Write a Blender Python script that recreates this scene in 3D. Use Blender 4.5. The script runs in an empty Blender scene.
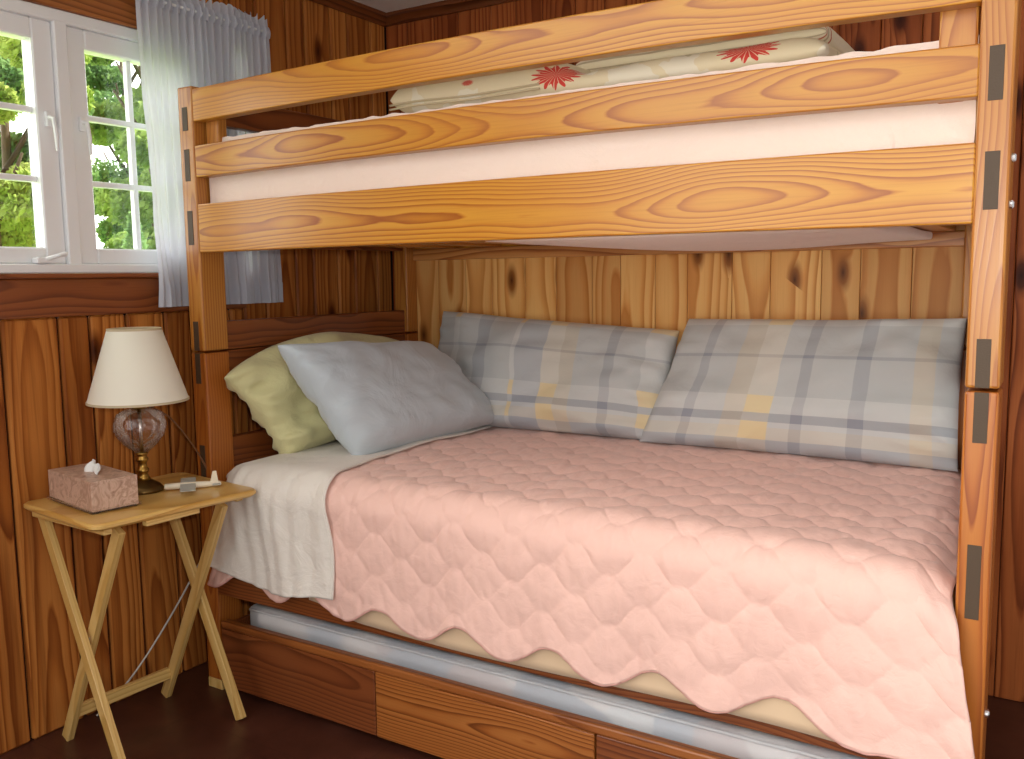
import bpy, bmesh, math, random
from mathutils import Vector, Matrix, noise
random.seed(7)
sc = bpy.context.scene
COL = sc.collection
PI = math.pi

# ------------------------------------------------------------------ helpers
def srgb(r, g, b):
    f = lambda c: (c/255/12.92) if c/255 <= .04045 else ((c/255+.055)/1.055)**2.4
    return (f(r), f(g), f(b), 1.0)

def obj(name, bm, mat, parent=None, smooth=False, origin=None):
    """link a bmesh as ONE mesh object; origin: recentre the local frame there"""
    me = bpy.data.meshes.new(name)
    if origin is not None:
        bmesh.ops.translate(bm, verts=bm.verts, vec=-Vector(origin))
    bmesh.ops.recalc_face_normals(bm, faces=bm.faces)
    bm.to_mesh(me); bm.free()
    if smooth:
        for p in me.polygons: p.use_smooth = True
    o = bpy.data.objects.new(name, me)
    if origin is not None: o.location = origin
    if mat is not None: me.materials.append(mat)
    COL.objects.link(o)
    if parent is not None: o.parent = parent
    return o

def tag(o, label=None, cat=None, group=None, kind=None):
    if label: o['label'] = label
    if cat: o['category'] = cat
    if group: o['group'] = group
    if kind: o['kind'] = kind
    return o

def thing(name, label, cat, loc=(0, 0, 0), rz=0, group=None):
    o = bpy.data.objects.new(name, None)
    o.empty_display_size = .05
    o.location = loc; o.rotation_euler = (0, 0, rz)
    COL.objects.link(o)
    return tag(o, label, cat, group)

def box(bm, x0, x1, y0, y1, z0, z1, bev=0.0, seg=2):
    vs = [bm.verts.new((x, y, z)) for x in (x0, x1) for y in (y0, y1) for z in (z0, z1)]
    q = [(0, 1, 3, 2), (4, 6, 7, 5), (0, 4, 5, 1), (2, 3, 7, 6), (0, 2, 6, 4), (1, 5, 7, 3)]
    fs = [bm.faces.new([vs[i] for i in f]) for f in q]
    if bev > 0:
        es = {e for f in fs for e in f.edges}
        bmesh.ops.bevel(bm, geom=list(es), offset=bev, segments=seg, affect='EDGES', profile=.5)
    return fs

def boxo(name, x0, x1, y0, y1, z0, z1, mat, parent=None, bev=.003):
    bm = bmesh.new()
    box(bm, x0, x1, y0, y1, z0, z1, bev)
    return obj(name, bm, mat, parent, origin=((x0+x1)/2, (y0+y1)/2, (z0+z1)/2))

def bar(bm, a, b, w, h, up=(0, 0, 1), bev=.002):
    """square bar from a to b"""
    a = Vector(a); b = Vector(b); d = (b-a); L = d.length; d.normalize()
    s = d.cross(Vector(up)).normalized(); t = s.cross(d).normalized()
    n0 = len(bm.verts)
    tmp = bmesh.new(); box(tmp, -L/2, L/2, -w/2, w/2, -h/2, h/2, bev)
    M = Matrix((d, s, t)).transposed().to_4x4(); M.translation = (a+b)/2
    tmp.transform(M)
    me = bpy.data.meshes.new('t'); tmp.to_mesh(me); tmp.free(); bm.from_mesh(me); bpy.data.meshes.remove(me)

def tube(bm, pts, r, n=8, cap=True):
    pts = [Vector(p) for p in pts]; rings = []
    for i, p in enumerate(pts):
        d = (pts[min(i+1, len(pts)-1)] - pts[max(i-1, 0)]).normalized()
        ref = Vector((0, 0, 1)) if abs(d.z) < .9 else Vector((1, 0, 0))
        s = d.cross(ref).normalized(); t = s.cross(d)
        rr = r[i] if isinstance(r, (list, tuple)) else r
        rings.append([bm.verts.new(p + rr*(math.cos(2*PI*k/n)*s + math.sin(2*PI*k/n)*t)) for k in range(n)])
    for a, b in zip(rings, rings[1:]):
        for k in range(n):
            bm.faces.new((a[k], a[(k+1) % n], b[(k+1) % n], b[k]))
    if cap:
        bm.faces.new(rings[0]); bm.faces.new(rings[-1][::-1])

def lathe(bm, prof, n=40, c=(0, 0, 0)):
    rings = []
    for r, z in prof:
        rings.append([bm.verts.new((c[0]+r*math.cos(2*PI*k/n), c[1]+r*math.sin(2*PI*k/n), c[2]+z)) for k in range(n)])
    for a, b in zip(rings, rings[1:]):
        for k in range(n):
            bm.faces.new((a[k], a[(k+1) % n], b[(k+1) % n], b[k]))
    return rings

def grid(bm, nu, nv, f, uvf=None):
    """f(u,v)->point, u,v in 0..1 ; returns vertex rows"""
    V = [[bm.verts.new(f(i/(nu-1), j/(nv-1))) for j in range(nv)] for i in range(nu)]
    uvl = bm.loops.layers.uv.verify() if uvf else None
    for i in range(nu-1):
        for j in range(nv-1):
            F = bm.faces.new((V[i][j], V[i+1][j], V[i+1][j+1], V[i][j+1])); F.smooth = True
            if uvf:
                for lp, (a, b) in zip(F.loops, ((i, j), (i+1, j), (i+1, j+1), (i, j+1))):
                    lp[uvl].uv = uvf(a/(nu-1), b/(nv-1))
    return V

def sst(a, b, x):
    t = min(1, max(0, (x-a)/(b-a))) if a != b else 0
    return t*t*(3-2*t)
def nz(x, y, z=0): return noise.noise((x, y, z))

# ------------------------------------------------------------------ material kit
class NT:
    def __init__(s, name):
        s.m = bpy.data.materials.new(name); s.m.use_nodes = True
        s.t = s.m.node_tree; s.n = s.t.nodes; s.l = s.t.links
        s.n.clear()
        s.out = s.n.new('ShaderNodeOutputMaterial')
    def add(s, typ, ins=None, **kw):
        nd = s.n.new(typ)
        for k, v in kw.items(): setattr(nd, k, v)
        for k, v in (ins or {}).items(): s.set(nd.inputs[k], v)
        return nd
    def set(s, sock, v):
        if isinstance(v, bpy.types.NodeSocket): s.l.new(v, sock)
        elif isinstance(v, bpy.types.Node): s.l.new(v.outputs[0], sock)
        else: sock.default_value = v
    def math(s, op, a, b=0.0, c=0.0, clamp=False):
        return s.add('ShaderNodeMath', {0: a, 1: b, 2: c}, operation=op, use_clamp=clamp).outputs[0]
    def vec(s, op, a, b=(0, 0, 0)):
        nd = s.add('ShaderNodeVectorMath', {0: a, 1: b}, operation=op)
        return nd.outputs['Value'] if op in ('LENGTH', 'DISTANCE', 'DOT_PRODUCT') else nd.outputs[0]
    def mix(s, f, a, b, blend='MIX'):
        nd = s.add('ShaderNodeMix', data_type='RGBA', blend_type=blend)
        s.set(nd.inputs[0], f); s.set(nd.inputs[6], a); s.set(nd.inputs[7], b)
        return nd.outputs[2]
    def ramp(s, f, stops, interp='LINEAR'):
        nd = s.add('ShaderNodeValToRGB', {0: f}); cr = nd.color_ramp; cr.interpolation = interp
        while len(cr.elements) < len(stops): cr.elements.new(.5)
        for e, (p, c) in zip(cr.elements, stops):
            e.position = p; e.color = c if len(c) == 4 else (*c, 1)
        return nd.outputs[0]
    def noise(s, v, scale, detail=3, rough=.5, dist=0.0):
        nd = s.add('ShaderNodeTexNoise', {'Vector': v, 'Scale': scale, 'Detail': detail, 'Roughness': rough, 'Distortion': dist})
        return nd
    def bsdf(s, col, rough=.5, **kw):
        b = s.add('ShaderNodeBsdfPrincipled', {'Base Color': col, 'Roughness': rough})
        for k, v in kw.items(): s.set(b.inputs[k], v)
        s.l.new(b.outputs[0], s.out.inputs[0]); return b
    def bump(s, h, strength=.3, dist=.01):
        return s.add('ShaderNodeBump', {'Height': h, 'Strength': strength, 'Distance': dist}).outputs[0]

def plain(name, col, rough=.5, bump=None, **kw):
    t = NT(name); b = t.bsdf(col, rough, **kw)
    if bump:
        tc = t.add('ShaderNodeTexCoord').outputs['Object']
        t.set(b.inputs['Normal'], t.bump(t.noise(tc, bump[0], 4).outputs[0], bump[1], bump[2]))
    return t.m

def wood(name, axis, lite, mid, dark, period=.016, knots=.0, rough=.35, depth=.10, boards=False, vary=.18, face='y', coat=.12, wob_d=.11, wob_w=.10, streak=0.0):
    """flat sawn softwood: tilted growth rings round an axis behind the face, plus fibres and knots"""
    t = NT(name)
    tc = t.add('ShaderNodeTexCoord').outputs['Object']
    # swizzle so that local x runs along the grain, y is the depth
    sp = t.add('ShaderNodeSeparateXYZ', {0: tc})
    X, Y, Z = sp.outputs
    if axis == 'x': a, d, w = X, (Y if face == 'y' else Z), (Z if face == 'y' else Y)
    elif axis == 'y': a, d, w = Y, (X if face == 'x' else Z), (Z if face == 'x' else X)
    else: a, d, w = Z, (Y if face == 'y' else X), (X if face == 'y' else Y)
    if boards:
        at = t.add('ShaderNodeAttribute', attribute_name='board')
        so = t.add('ShaderNodeSeparateColor', {0: at.outputs['Color']})
        r1, r2, r3 = so.outputs[0], so.outputs[1], so.outputs[2]
        w = t.math('SUBTRACT', w, at.outputs['Alpha'])
    else:
        oi = t.add('ShaderNodeObjectInfo').outputs['Random']
        r1 = oi
        r2 = t.math('FRACT', t.math('MULTIPLY', oi, 17.31))
        r3 = t.math('FRACT', t.math('MULTIPLY', oi, 71.77))
    along = t.math('ADD', a, t.math('MULTIPLY', r3, 37.0))
    base = t.add('ShaderNodeCombineXYZ', {0: along, 1: t.math('ADD', w, t.math('MULTIPLY', r2, 5.0)), 2: t.math('MULTIPLY', r1, 9.0)}).outputs[0]
    # low frequency wander of the pith
    low = t.vec('MULTIPLY', base, (.62, .35, 1))
    wob = t.vec('SUBTRACT', t.noise(low, 1.6, 2).outputs[1], (.5, .5, .5))
    ws = t.add('ShaderNodeSeparateXYZ', {0: wob})
    fine = t.noise(t.vec('MULTIPLY', base, (4.5, 30, 1)), 1.0, 3).outputs[0]
    # knots
    kv = t.vec('MULTIPLY', base, (3.2, 8.0, 1))
    vo = t.add('ShaderNodeTexVoronoi', {'Vector': kv, 'Scale': 1.0, 'Randomness': 1.0}, voronoi_dimensions='2D')
    kd = vo.outputs['Distance']
    kc = t.add('ShaderNodeSeparateColor', {0: vo.outputs['Color']}).outputs[0]
    on = t.math('LESS_THAN', kc, knots)
    kn = t.math('MULTIPLY', on, t.math('SUBTRACT', 1.0, t.math('MULTIPLY', kd, 3.2), clamp=True))
    dd = t.math('ADD', t.math('ADD', d, depth), t.math('MULTIPLY', ws.outputs[0], wob_d))
    ww = t.math('ADD', t.math('ADD', w, t.math('MULTIPLY', ws.outputs[1], wob_w)), t.math('MULTIPLY', t.math('SUBTRACT', r2, .5), .11))
    ww = t.math('ADD', ww, t.math('MULTIPLY', t.math('MULTIPLY', kn, kn), .03))
    rad = t.math('SQRT', t.math('ADD', t.math('MULTIPLY', dd, dd), t.math('MULTIPLY', ww, ww)))
    rad = t.math('ADD', rad, t.math('MULTIPLY', fine, .0045))
    ph = t.math('FRACT', t.math('DIVIDE', rad, period))
    fib = t.noise(t.vec('MULTIPLY', base, (5, 260, 1)), 1.0, 3, .6).outputs[0]
    rg = t.ramp(ph, [(0, (0, 0, 0)), (.45, (.22,)*3), (.80, (.85,)*3), (.9, (1,)*3), (1, (0, 0, 0))])
    col = t.ramp(rg, [(0, lite), (.5, mid), (1, dark)])
    blot = t.noise(t.vec('MULTIPLY', base, (1.6, 7, 1)), 1.0, 3).outputs[0]
    col = t.mix(t.math('MULTIPLY', t.math('SUBTRACT', blot, .38, clamp=True), 1.3, clamp=True), col, mid)
    col = t.mix(t.math('MULTIPLY', t.math('SUBTRACT', fib, .5, clamp=True), .9, clamp=True), col, dark)
    if streak:
        sk = t.noise(t.vec('MULTIPLY', base, (.9, 34, 1)), 1.0, 4, .65).outputs[0]
        col = t.mix(t.math('MULTIPLY', t.math('SUBTRACT', sk, .50, clamp=True), streak, clamp=True), col, (dark[0]*.7, dark[1]*.62, dark[2]*.6, 1))
    # board to board tone
    tone = t.math('ADD', 1-vary, t.math('MULTIPLY', r1, 2*vary))
    cs = t.add('ShaderNodeCombineColor', {0: tone, 1: t.math('POWER', tone, 1.35), 2: t.math('POWER', tone, 1.5)}).outputs[0]
    col = t.mix(1.0, col, cs, 'MULTIPLY')
    if knots > 0:
        kcol = t.mix(t.math('SMOOTHSTEP' if False else 'MULTIPLY', kn, kn), dark, (dark[0]*.16, dark[1]*.12, dark[2]*.12, 1))
        col = t.mix(t.math('MULTIPLY', t.math('SUBTRACT', kn, .28, clamp=True), 2.6, clamp=True), col, kcol)
    b = t.bsdf(col, rough)
    if boards: t.set(b.inputs['Specular IOR Level'], .12)
    t.set(b.inputs['Coat Weight'], coat); t.set(b.inputs['Coat Roughness'], .25)
    t.set(b.inputs['Normal'], t.bump(t.math('ADD', t.math('MULTIPLY', rg, -.4), fib), .10, .002))
    return t.m

# palette ---------------------------------------------------------------
P1, P2, P3 = srgb(204, 146, 46), srgb(190, 122, 30), srgb(150, 78, 10)       # honey varnished pine
R1, R2, R3 = srgb(206, 134, 66), srgb(184, 110, 48), srgb(122, 64, 26)          # red brown wall pine
M = {}
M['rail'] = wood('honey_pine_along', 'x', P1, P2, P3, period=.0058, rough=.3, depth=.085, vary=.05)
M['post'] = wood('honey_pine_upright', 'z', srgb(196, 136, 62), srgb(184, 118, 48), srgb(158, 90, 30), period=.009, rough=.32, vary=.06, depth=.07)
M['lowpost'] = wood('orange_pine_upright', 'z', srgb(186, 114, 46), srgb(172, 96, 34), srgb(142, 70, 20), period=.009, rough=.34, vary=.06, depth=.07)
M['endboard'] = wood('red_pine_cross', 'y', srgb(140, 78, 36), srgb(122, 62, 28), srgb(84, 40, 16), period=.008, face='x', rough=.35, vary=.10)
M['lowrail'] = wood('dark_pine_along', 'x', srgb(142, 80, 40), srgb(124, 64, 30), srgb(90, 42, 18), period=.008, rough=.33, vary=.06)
M['wallY'] = wood('knotty_wall_back', 'z', srgb(172, 96, 50), srgb(152, 78, 38), srgb(104, 48, 22), streak=1.2, wob_w=.05, wob_d=.06, period=.010, knots=.3, boards=True, vary=.16, face='y', coat=.0, rough=.45)
M['wallX'] = wood('knotty_wall_side', 'z', R1, R2, (R3[0]*1.25, R3[1]*1.25, R3[2]*1.2, 1), streak=3.2, wob_w=.05, wob_d=.06, period=.010, knots=.24, boards=True, vary=.22, face='x', coat=.0, rough=.45)
M['panel'] = wood('knotty_back_panel', 'z', srgb(230, 184, 116), srgb(216, 156, 88), srgb(188, 122, 60), period=.018, coat=.05, knots=.36, boards=True, vary=.17, face='y')
M['trimx'] = wood('trim_along_x', 'x', srgb(208, 150, 86), srgb(190, 122, 60), srgb(146, 82, 36), period=.010, knots=.25)
M['mouldx'] = wood('mould_x', 'x', srgb(122, 66, 32), srgb(104, 54, 24), srgb(74, 34, 14), period=.016)
M['mouldy'] = wood('mould_y', 'y', srgb(122, 66, 32), srgb(104, 54, 24), srgb(74, 34, 14), period=.016, face='x')
M['apron'] = wood('apron_y', 'y', srgb(150, 84, 40), srgb(132, 68, 30), srgb(98, 46, 18), period=.010, face='x', vary=.05)
M['header'] = wood('header_y', 'y', srgb(176, 108, 52), srgb(150, 86, 38), srgb(112, 58, 22), period=.010, face='x', vary=.05)
M['drawerA'] = wood('drawer_dark', 'x', srgb(140, 78, 40), srgb(120, 62, 30), srgb(88, 42, 18), period=.009, vary=.04)
M['drawerB'] = wood('drawer_light', 'x', srgb(178, 112, 54), srgb(156, 88, 36), srgb(104, 52, 16), period=.007, vary=.04, depth=.06)
M['drawercap'] = wood('drawer_cap', 'x', srgb(168, 102, 50), srgb(148, 84, 38), srgb(104, 52, 18), period=.016, vary=.04)
M['endgrain'] = plain('dark_end_grain', srgb(76, 58, 40), .6, bump=(300, .3, .002))
M['tray'] = wood('blond_tray_top', 'y', srgb(226, 186, 112), srgb(216, 170, 94), srgb(194, 144, 70), period=.02, face='z', rough=.28, vary=.04, depth=.2)
M['trayleg'] = wood('blond_tray_leg', 'z', srgb(224, 188, 120), srgb(216, 176, 104), srgb(200, 156, 84), period=.012, rough=.35, vary=.06)
M['white'] = plain('white_paint', srgb(238, 239, 241), .35)
M['ceil'] = plain('ceiling_paint', srgb(246, 246, 242), .8, bump=(60, .1, .003))
M['brass'] = plain('aged_brass', srgb(168, 130, 66), .32, Metallic=1.0)
M['darkbrass'] = plain('dark_bronze_base', srgb(104, 80, 44), .36, Metallic=.9)
M['shade'] = plain('lampshade_paper', srgb(236, 230, 214), .75, bump=(500, .12, .001))
M['tan'] = plain('shade_trim', srgb(196, 178, 146), .7)
M['cordbrown'] = plain('brown_cord', srgb(120, 78, 48), .4)
M['cordclear'] = plain('silver_cord', srgb(196, 194, 186), .3)
M['steel'] = plain('bright_steel', srgb(220, 220, 222), .25, Metallic=1.0)
M['cream_plastic'] = plain('cream_plastic', srgb(240, 228, 204), .35)
M['tissue'] = plain('tissue', srgb(244, 244, 242), .9)

def cloth(name, col, var=.05, weave=500, rough=.85, sheen=.2, wr=(14, .25, .01)):
    t = NT(name); tc = t.add('ShaderNodeTexCoord').outputs['Object']
    n = t.noise(tc, 5, 3).outputs[0]
    c = t.mix(t.math('MULTIPLY', n, var*4, clamp=True), col, (col[0]*.82, col[1]*.8, col[2]*.8, 1))
    b = t.bsdf(c, rough); t.set(b.inputs['Sheen Weight'], sheen)
    h = t.math('ADD', t.noise(tc, wr[0], 5, .55, .6).outputs[0], t.math('MULTIPLY', t.noise(tc, weave, 2).outputs[0], .05))
    t.set(b.inputs['Normal'], t.bump(h, wr[1], wr[2]))
    return t.m
M['quilt'] = cloth('pink_quilt', srgb(240, 197, 184), .02, wr=(26, .35, .01))
M['piping'] = cloth('pink_binding', srgb(234, 176, 164), .02)
M['sheetgrey'] = cloth('pale_sheet', srgb(232, 225, 216), .02, wr=(12, .5, .02))
M['beige'] = cloth('beige_cover', srgb(226, 198, 164), .02, wr=(5, .15, .01))
M['green'] = cloth('green_case', srgb(216, 210, 158), .04, wr=(9, .5, .03))
M['uppersheet'] = cloth('blush_sheet', srgb(240, 220, 208), .02, wr=(6, .5, .04))
M['curtain'] = None

t = NT('satin_blue'); tc = t.add('ShaderNodeTexCoord').outputs['Object']
b = t.bsdf(srgb(188, 198, 205), .5); t.set(b.inputs['Sheen Weight'], .3); t.set(b.inputs['Specular IOR Level'], .6)
t.set(b.inputs['Normal'], t.bump(t.noise(tc, 8, 4, .5, .8).outputs[0], .35, .03)); M['satin'] = t.m

# curtain: thin woven, some light passes
t = NT('curtain_cotton')
d1 = t.add('ShaderNodeBsdfDiffuse', {'Color': srgb(214, 216, 226)})
d2 = t.add('ShaderNodeBsdfTranslucent', {'Color': srgb(226, 228, 236)})
mx = t.add('ShaderNodeMixShader', {0: .34, 1: d1.outputs[0], 2: d2.outputs[0]})
t.l.new(mx.outputs[0], t.out.inputs[0]); M['curtain'] = t.m

# thin window glass
t = NT('window_glass')
tr = t.add('ShaderNodeBsdfTransparent', {'Color': (.96, .98, .97, 1)}); gl = t.add('ShaderNodeBsdfGlossy', {'Color': (1, 1, 1, 1), 'Roughness': .02})
lw = t.add('ShaderNodeLayerWeight', {'Blend': .5})
fac = t.math('ADD', t.math('MULTIPLY', t.math('POWER', lw.outputs['Facing'], 5.0), .6), .035)
mx = t.add('ShaderNodeMixShader', {0: fac, 1: tr.outputs[0], 2: gl.outputs[0]}); t.l.new(mx.outputs[0], t.out.inputs[0]); M['pane'] = t.m
def clear(name, col, fac, rough=.05, milky=None):
    t = NT(name)
    tr = t.add('ShaderNodeBsdfTransparent', {'Color': col}); gl = t.add('ShaderNodeBsdfGlossy', {'Color': (1, 1, 1, 1), 'Roughness': rough})
    lw = t.add('ShaderNodeLayerWeight', {'Blend': fac})
    mx = t.add('ShaderNodeMixShader', {0: lw.outputs[0], 1: tr.outputs[0], 2: gl.outputs[0]})
    o = mx.outputs[0]
    if milky:
        df = t.add('ShaderNodeBsdfDiffuse', {'Color': milky[1]})
        m2 = t.add('ShaderNodeMixShader', {0: milky[0], 1: o, 2: df.outputs[0]}); o = m2.outputs[0]
    t.l.new(o, t.out.inputs[0]); return t.m
t = NT('smoky_glass'); tc = t.add('ShaderNodeTexCoord').outputs['Object']
bmp = t.bump(t.noise(tc, 70, 2).outputs[0], .5, .01)
tr = t.add('ShaderNodeBsdfTransparent', {'Color': (.86, .80, .76, 1)}); gl = t.add('ShaderNodeBsdfGlossy', {'Color': (1, 1, 1, 1), 'Roughness': .08, 'Normal': bmp})
fr_ = t.add('ShaderNodeFresnel', {'IOR': 1.5, 'Normal': bmp})
mx = t.add('ShaderNodeMixShader', {0: t.math('ADD', t.math('MULTIPLY', fr_.outputs[0], .7), .07), 1: tr.outputs[0], 2: gl.outputs[0]})
t.l.new(mx.outputs[0], t.out.inputs[0]); M['lampglass'] = t.m
M['acrylic'] = clear('clear_acrylic', (.99, .985, .98, 1), .07, .05, (.03, srgb(220, 214, 206)))
M['wrap'] = clear('cloudy_plastic', (.95, .96, .97, 1), .10, .25, (.34, srgb(248, 249, 250)))

# floor
t = NT('brown_floor'); tc = t.add('ShaderNodeTexCoord').outputs['Object']
n = t.noise(tc, 9, 6, .6).outputs[0]
c = t.ramp(n, [(.3, srgb(62, 32, 24)), (.55, srgb(76, 42, 32)), (.8, srgb(92, 54, 42))])
br = t.add('ShaderNodeTexBrick', {'Vector': tc, 'Scale': 1.0, 'Brick Width': .305, 'Row Height': .305, 'Mortar Size': .0015}, offset=0.0)
c = t.mix(t.math('MULTIPLY', br.outputs['Fac'], .5), c, srgb(40, 20, 16))
t.bsdf(c, .34, **{'Specular IOR Level': .4}); M['floor'] = t.m

# ------------------------------------------------------------------ room shell
XW, YW, H = -.205, 1.12, 2.27          # window wall, back wall, ceiling height
def planks(name, edges, z0, z1, plane, mat, thick=.018, kind='structure', gap=.003, holes=(), tone=None, parent=None, bev=.006):
    """tongue and groove boards as one mesh; per board colour in attribute 'board' (A keeps the board's centre)"""
    bm = bmesh.new(); lay = bm.loops.layers.float_color.new('board')
    for a, b in zip(edges, edges[1:]):
        spans = [(z0, z1)]
        for (h0, h1, hz0, hz1) in holes:
            if a < h1-.001 and b > h0+.001:
                spans = [(z0, hz0), (hz1, z1)]
        r = (random.random() if tone is None else tone(random.random()), random.random(), random.random(), (a+b)/2)
        for s0, s1 in spans:
            n0 = len(bm.faces)
            tmp = bmesh.new()
            if plane == 'y': box(tmp, a+gap, b-gap, 0, thick, s0, s1, bev, 1)
            else: box(tmp, -thick, 0, a+gap, b-gap, s0, s1, bev, 1)
            me = bpy.data.meshes.new('t'); tmp.to_mesh(me); tmp.free(); bm.from_mesh(me); bpy.data.meshes.remove(me)
            bm.faces.ensure_lookup_table()
            for f in bm.faces[n0:]:
                for lp in f.loops: lp[lay] = r
    # dark backing behind the grooves
    o = obj(name, bm, mat, parent)
    if kind: o['kind'] = kind
    return o

def board_edges(a, b, widths):
    e = [a]; i = 0
    while e[-1] < b:
        e.append(e[-1] + widths[i % len(widths)]*random.uniform(.92, 1.08)); i += 1
    e[-1] = b
    if e[-1]-e[-2] < .04: e.pop(-2)
    return e

dark = plain('wall_backing', srgb(46, 24, 14), .9)
WH = (-1.2, .34, 1.152, 2.02)       # window opening in the left wall (y0,y1,z0,z1)
e1 = board_edges(-3.2, WH[0], [.11, .145, .12, .16]); e2 = board_edges(WH[0], WH[1], [.10, .15, .095, .125, .14]); e3 = board_edges(WH[1], YW, [.10, .14, .09, .13])
eL = e1 + e2[1:] + e3[1:]
wl = planks('wall_left', eL, 0, H, 'x', M['wallX'], holes=[WH]); wl.location.x = XW
bm = bmesh.new()
for (y0, y1, z0, z1) in ((-3.2, WH[0], 0, H), (WH[1], YW+.1, 0, H), (WH[0], WH[1], 0, WH[2]), (WH[0], WH[1], WH[3], H)):
    box(bm, XW-.11, XW-.0185, y0, y1, z0, z1)
tag(obj('wall_left_backing', bm, dark), kind='structure')
wb = planks('wall_back', board_edges(XW, 3.4, [.105, .14, .12, .15, .11]), 0, H, 'y', M['wallY'], gap=.001, bev=.003); wb.location.y = YW
tag(boxo('wall_back_backing', XW-.11, 3.4, YW+.0185, YW+.11, 0, H, dark, bev=0), kind='structure')
tag(boxo('floor', XW-.11, 3.45, -3.4, YW+.11, -.1, 0, M['floor'], bev=0), kind='structure')
tag(boxo('ceiling', XW-.11, 2.9, -1.0, YW+.11, H, H+.1, M['ceil'], bev=0), kind='structure')
def mould(name, a, b, mat, nrm):
    bm = bmesh.new(); a = Vector(a); b = Vector(b); n = Vector(nrm)
    pr = [(0, 0), (0, -.042), (.012, -.042), (.018, -.03), (.03, -.016), (.034, 0)]
    A = [bm.verts.new(a + n*p + Vector((0, 0, q))) for p, q in pr]; B = [bm.verts.new(b + n*p + Vector((0, 0, q))) for p, q in pr]
    for k in range(len(pr)):
        bm.faces.new((A[k], A[(k+1) % 6], B[(k+1) % 6], B[k]))
    bm.faces.new(A); bm.faces.new(B[::-1])
    return tag(obj(name, bm, mat), kind='structure')
mould('trim_1', (XW, -1.0, H), (XW, YW, H), M['mouldy'], (1, 0, 0))
mould('trim_2', (XW, YW, H), (2.9, YW, H), M['mouldx'], (0, -1, 0))

# window --------------------------------------------------------------------
win = bpy.data.objects.new('window_1', None); COL.objects.link(win); win['kind'] = 'structure'
G0, G1 = 1.340, 1.886
SASH = [(-.634, -.334), (-.181, .119)]
bm = bmesh.new()
fx0, fx1 = XW-.075, XW+.008
def fr(y0, y1, z0, z1, x0=fx0, x1=fx1): box(bm, x0, x1, y0, y1, z0, z1, .003, 1)
fr(-1.2, .30, 1.27, 1.295, fx0, XW+.02)        # sill
fr(-1.2, .30, 1.94, 1.973)
fr(.20, .2995, 1.271, 1.9725, fx0+.001, fx1-.001); fr(-.2765, -.2385, 1.271, 1.9725, fx0+.001, fx1-.001); fr(-1.199, -.72, 1.271, 1.9725, fx0+.001, fx1-.001)
obj('window_frame', bm, M['white'], win)
for (y0, y1) in SASH:
    bm = bmesh.new(); x0, x1 = XW-.055, XW-.005
    L, Rr = (y0-.085 if y0 < -.3 else y0-.057), (y1+.057 if y0 < -.3 else y1+.081)
    for b_ in ((L, y0, 1.295, 1.94), (y1, Rr, 1.295, 1.94), (y0, y1, 1.295, G0), (y0, y1, G1, 1.94)):
        box(bm, x0, x1, b_[0], b_[1], b_[2], b_[3], .004, 1)
    s = obj('sash', bm, M['white'], win)
    bm = bmesh.new(); ym = (y0+y1)/2
    box(bm, x0+.0112, x0+.0308, ym-.008, ym+.008, G0+.0005, G1-.0005, .002, 1)
    for k in (1, 2):
        z = G0+(G1-G0)*k/3; box(bm, x0+.01, x0+.032, y0, y1, z-.008, z+.008, .002, 1)
    obj('muntin', bm, M['white'], s)
    boxo('glass_pane', x0+.018, x0+.022, y0-.004, y1+.004, G0-.004, G1+.004, M['pane'], s, bev=0)
    yl = y1+.028 if y0 < -.3 else y0-.028
    bm = bmesh.new(); box(bm, XW-.006, XW+.006, yl-.008, yl+.008, 1.66, 1.70, .003)
    tube(bm, [(XW+.005, yl, 1.685), (XW+.022, yl+.002, 1.68), (XW+.026, yl+.004, 1.64), (XW+.024, yl+.006, 1.595)], [.006, .006, .006, .004])
    obj('latch', bm, M['white'], win)
    yc = y1-.02
    bm = bmesh.new(); box(bm, XW-.002, XW+.026, yc-.025, yc+.02, 1.296, 1.312, .004)
    tube(bm, [(XW+.02, yc, 1.306), (XW+.04, yc+.03, 1.318), (XW+.036, yc+.05, 1.322)], [.006, .005, .007])
    obj('crank', bm, M['white'], win)
bm = bmesh.new(); box(bm, XW-.02, XW+.012, -1.2, .34, 1.152, 1.256, .004); box(bm, XW-.02, XW+.03, -1.2, .34, 1.256, 1.2695, .004)
tag(obj('trim_3', bm, M['apron'], origin=(XW, -.4, 1.2)), kind='structure')
tag(boxo('trim_4', XW-.02, XW+.014, -1.2, .34, 1.974, 2.10, M['header'], bev=.004), kind='structure')

# ------------------------------------------------------------------ bunk bed
bed = thing('bunk_bed', 'honey coloured pine bunk bed with full height corner posts against the back wall', 'bunk bed', (1.0, .5, 0))
def bp(name, x0, x1, y0, y1, z0, z1, mat, bev=.004, parent=None):
    o = boxo(name, x0, x1, y0, y1, z0, z1, mat, None, bev)
    par = parent or bed
    o.parent = par
    q = par; off = Vector((0, 0, 0))
    while q is not None: off += q.location; q = q.parent
    o.location = Vector(o.location) - off
    return o
def bpm(name, bm, mat, origin=(0, 0, 0), parent=None, smooth=False):
    o = obj(name, bm, mat, None, smooth, origin)
    par = parent or bed; o.parent = par
    q = par; off = Vector((0, 0, 0))
    while q is not None: off += q.location; q = q.parent
    o.location = Vector(origin) - off
    return o
JZ = 1.036
posts = [(-.062, 0, 0, .09), (1.998, 2.053, 0, .09), (-.062, 0, .955, 1.045), (1.897, 1.96, .955, 1.045)]
for (x0, x1, y0, y1) in posts:
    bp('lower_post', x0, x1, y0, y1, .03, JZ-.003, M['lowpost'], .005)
    bp('upper_post', x0, x1, y0, y1, JZ+.003, 1.795, M['post'], .005)
    bp('foot_block', x0, x1, y0, y1, 0, .03, M['trayleg'], .002)
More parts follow.
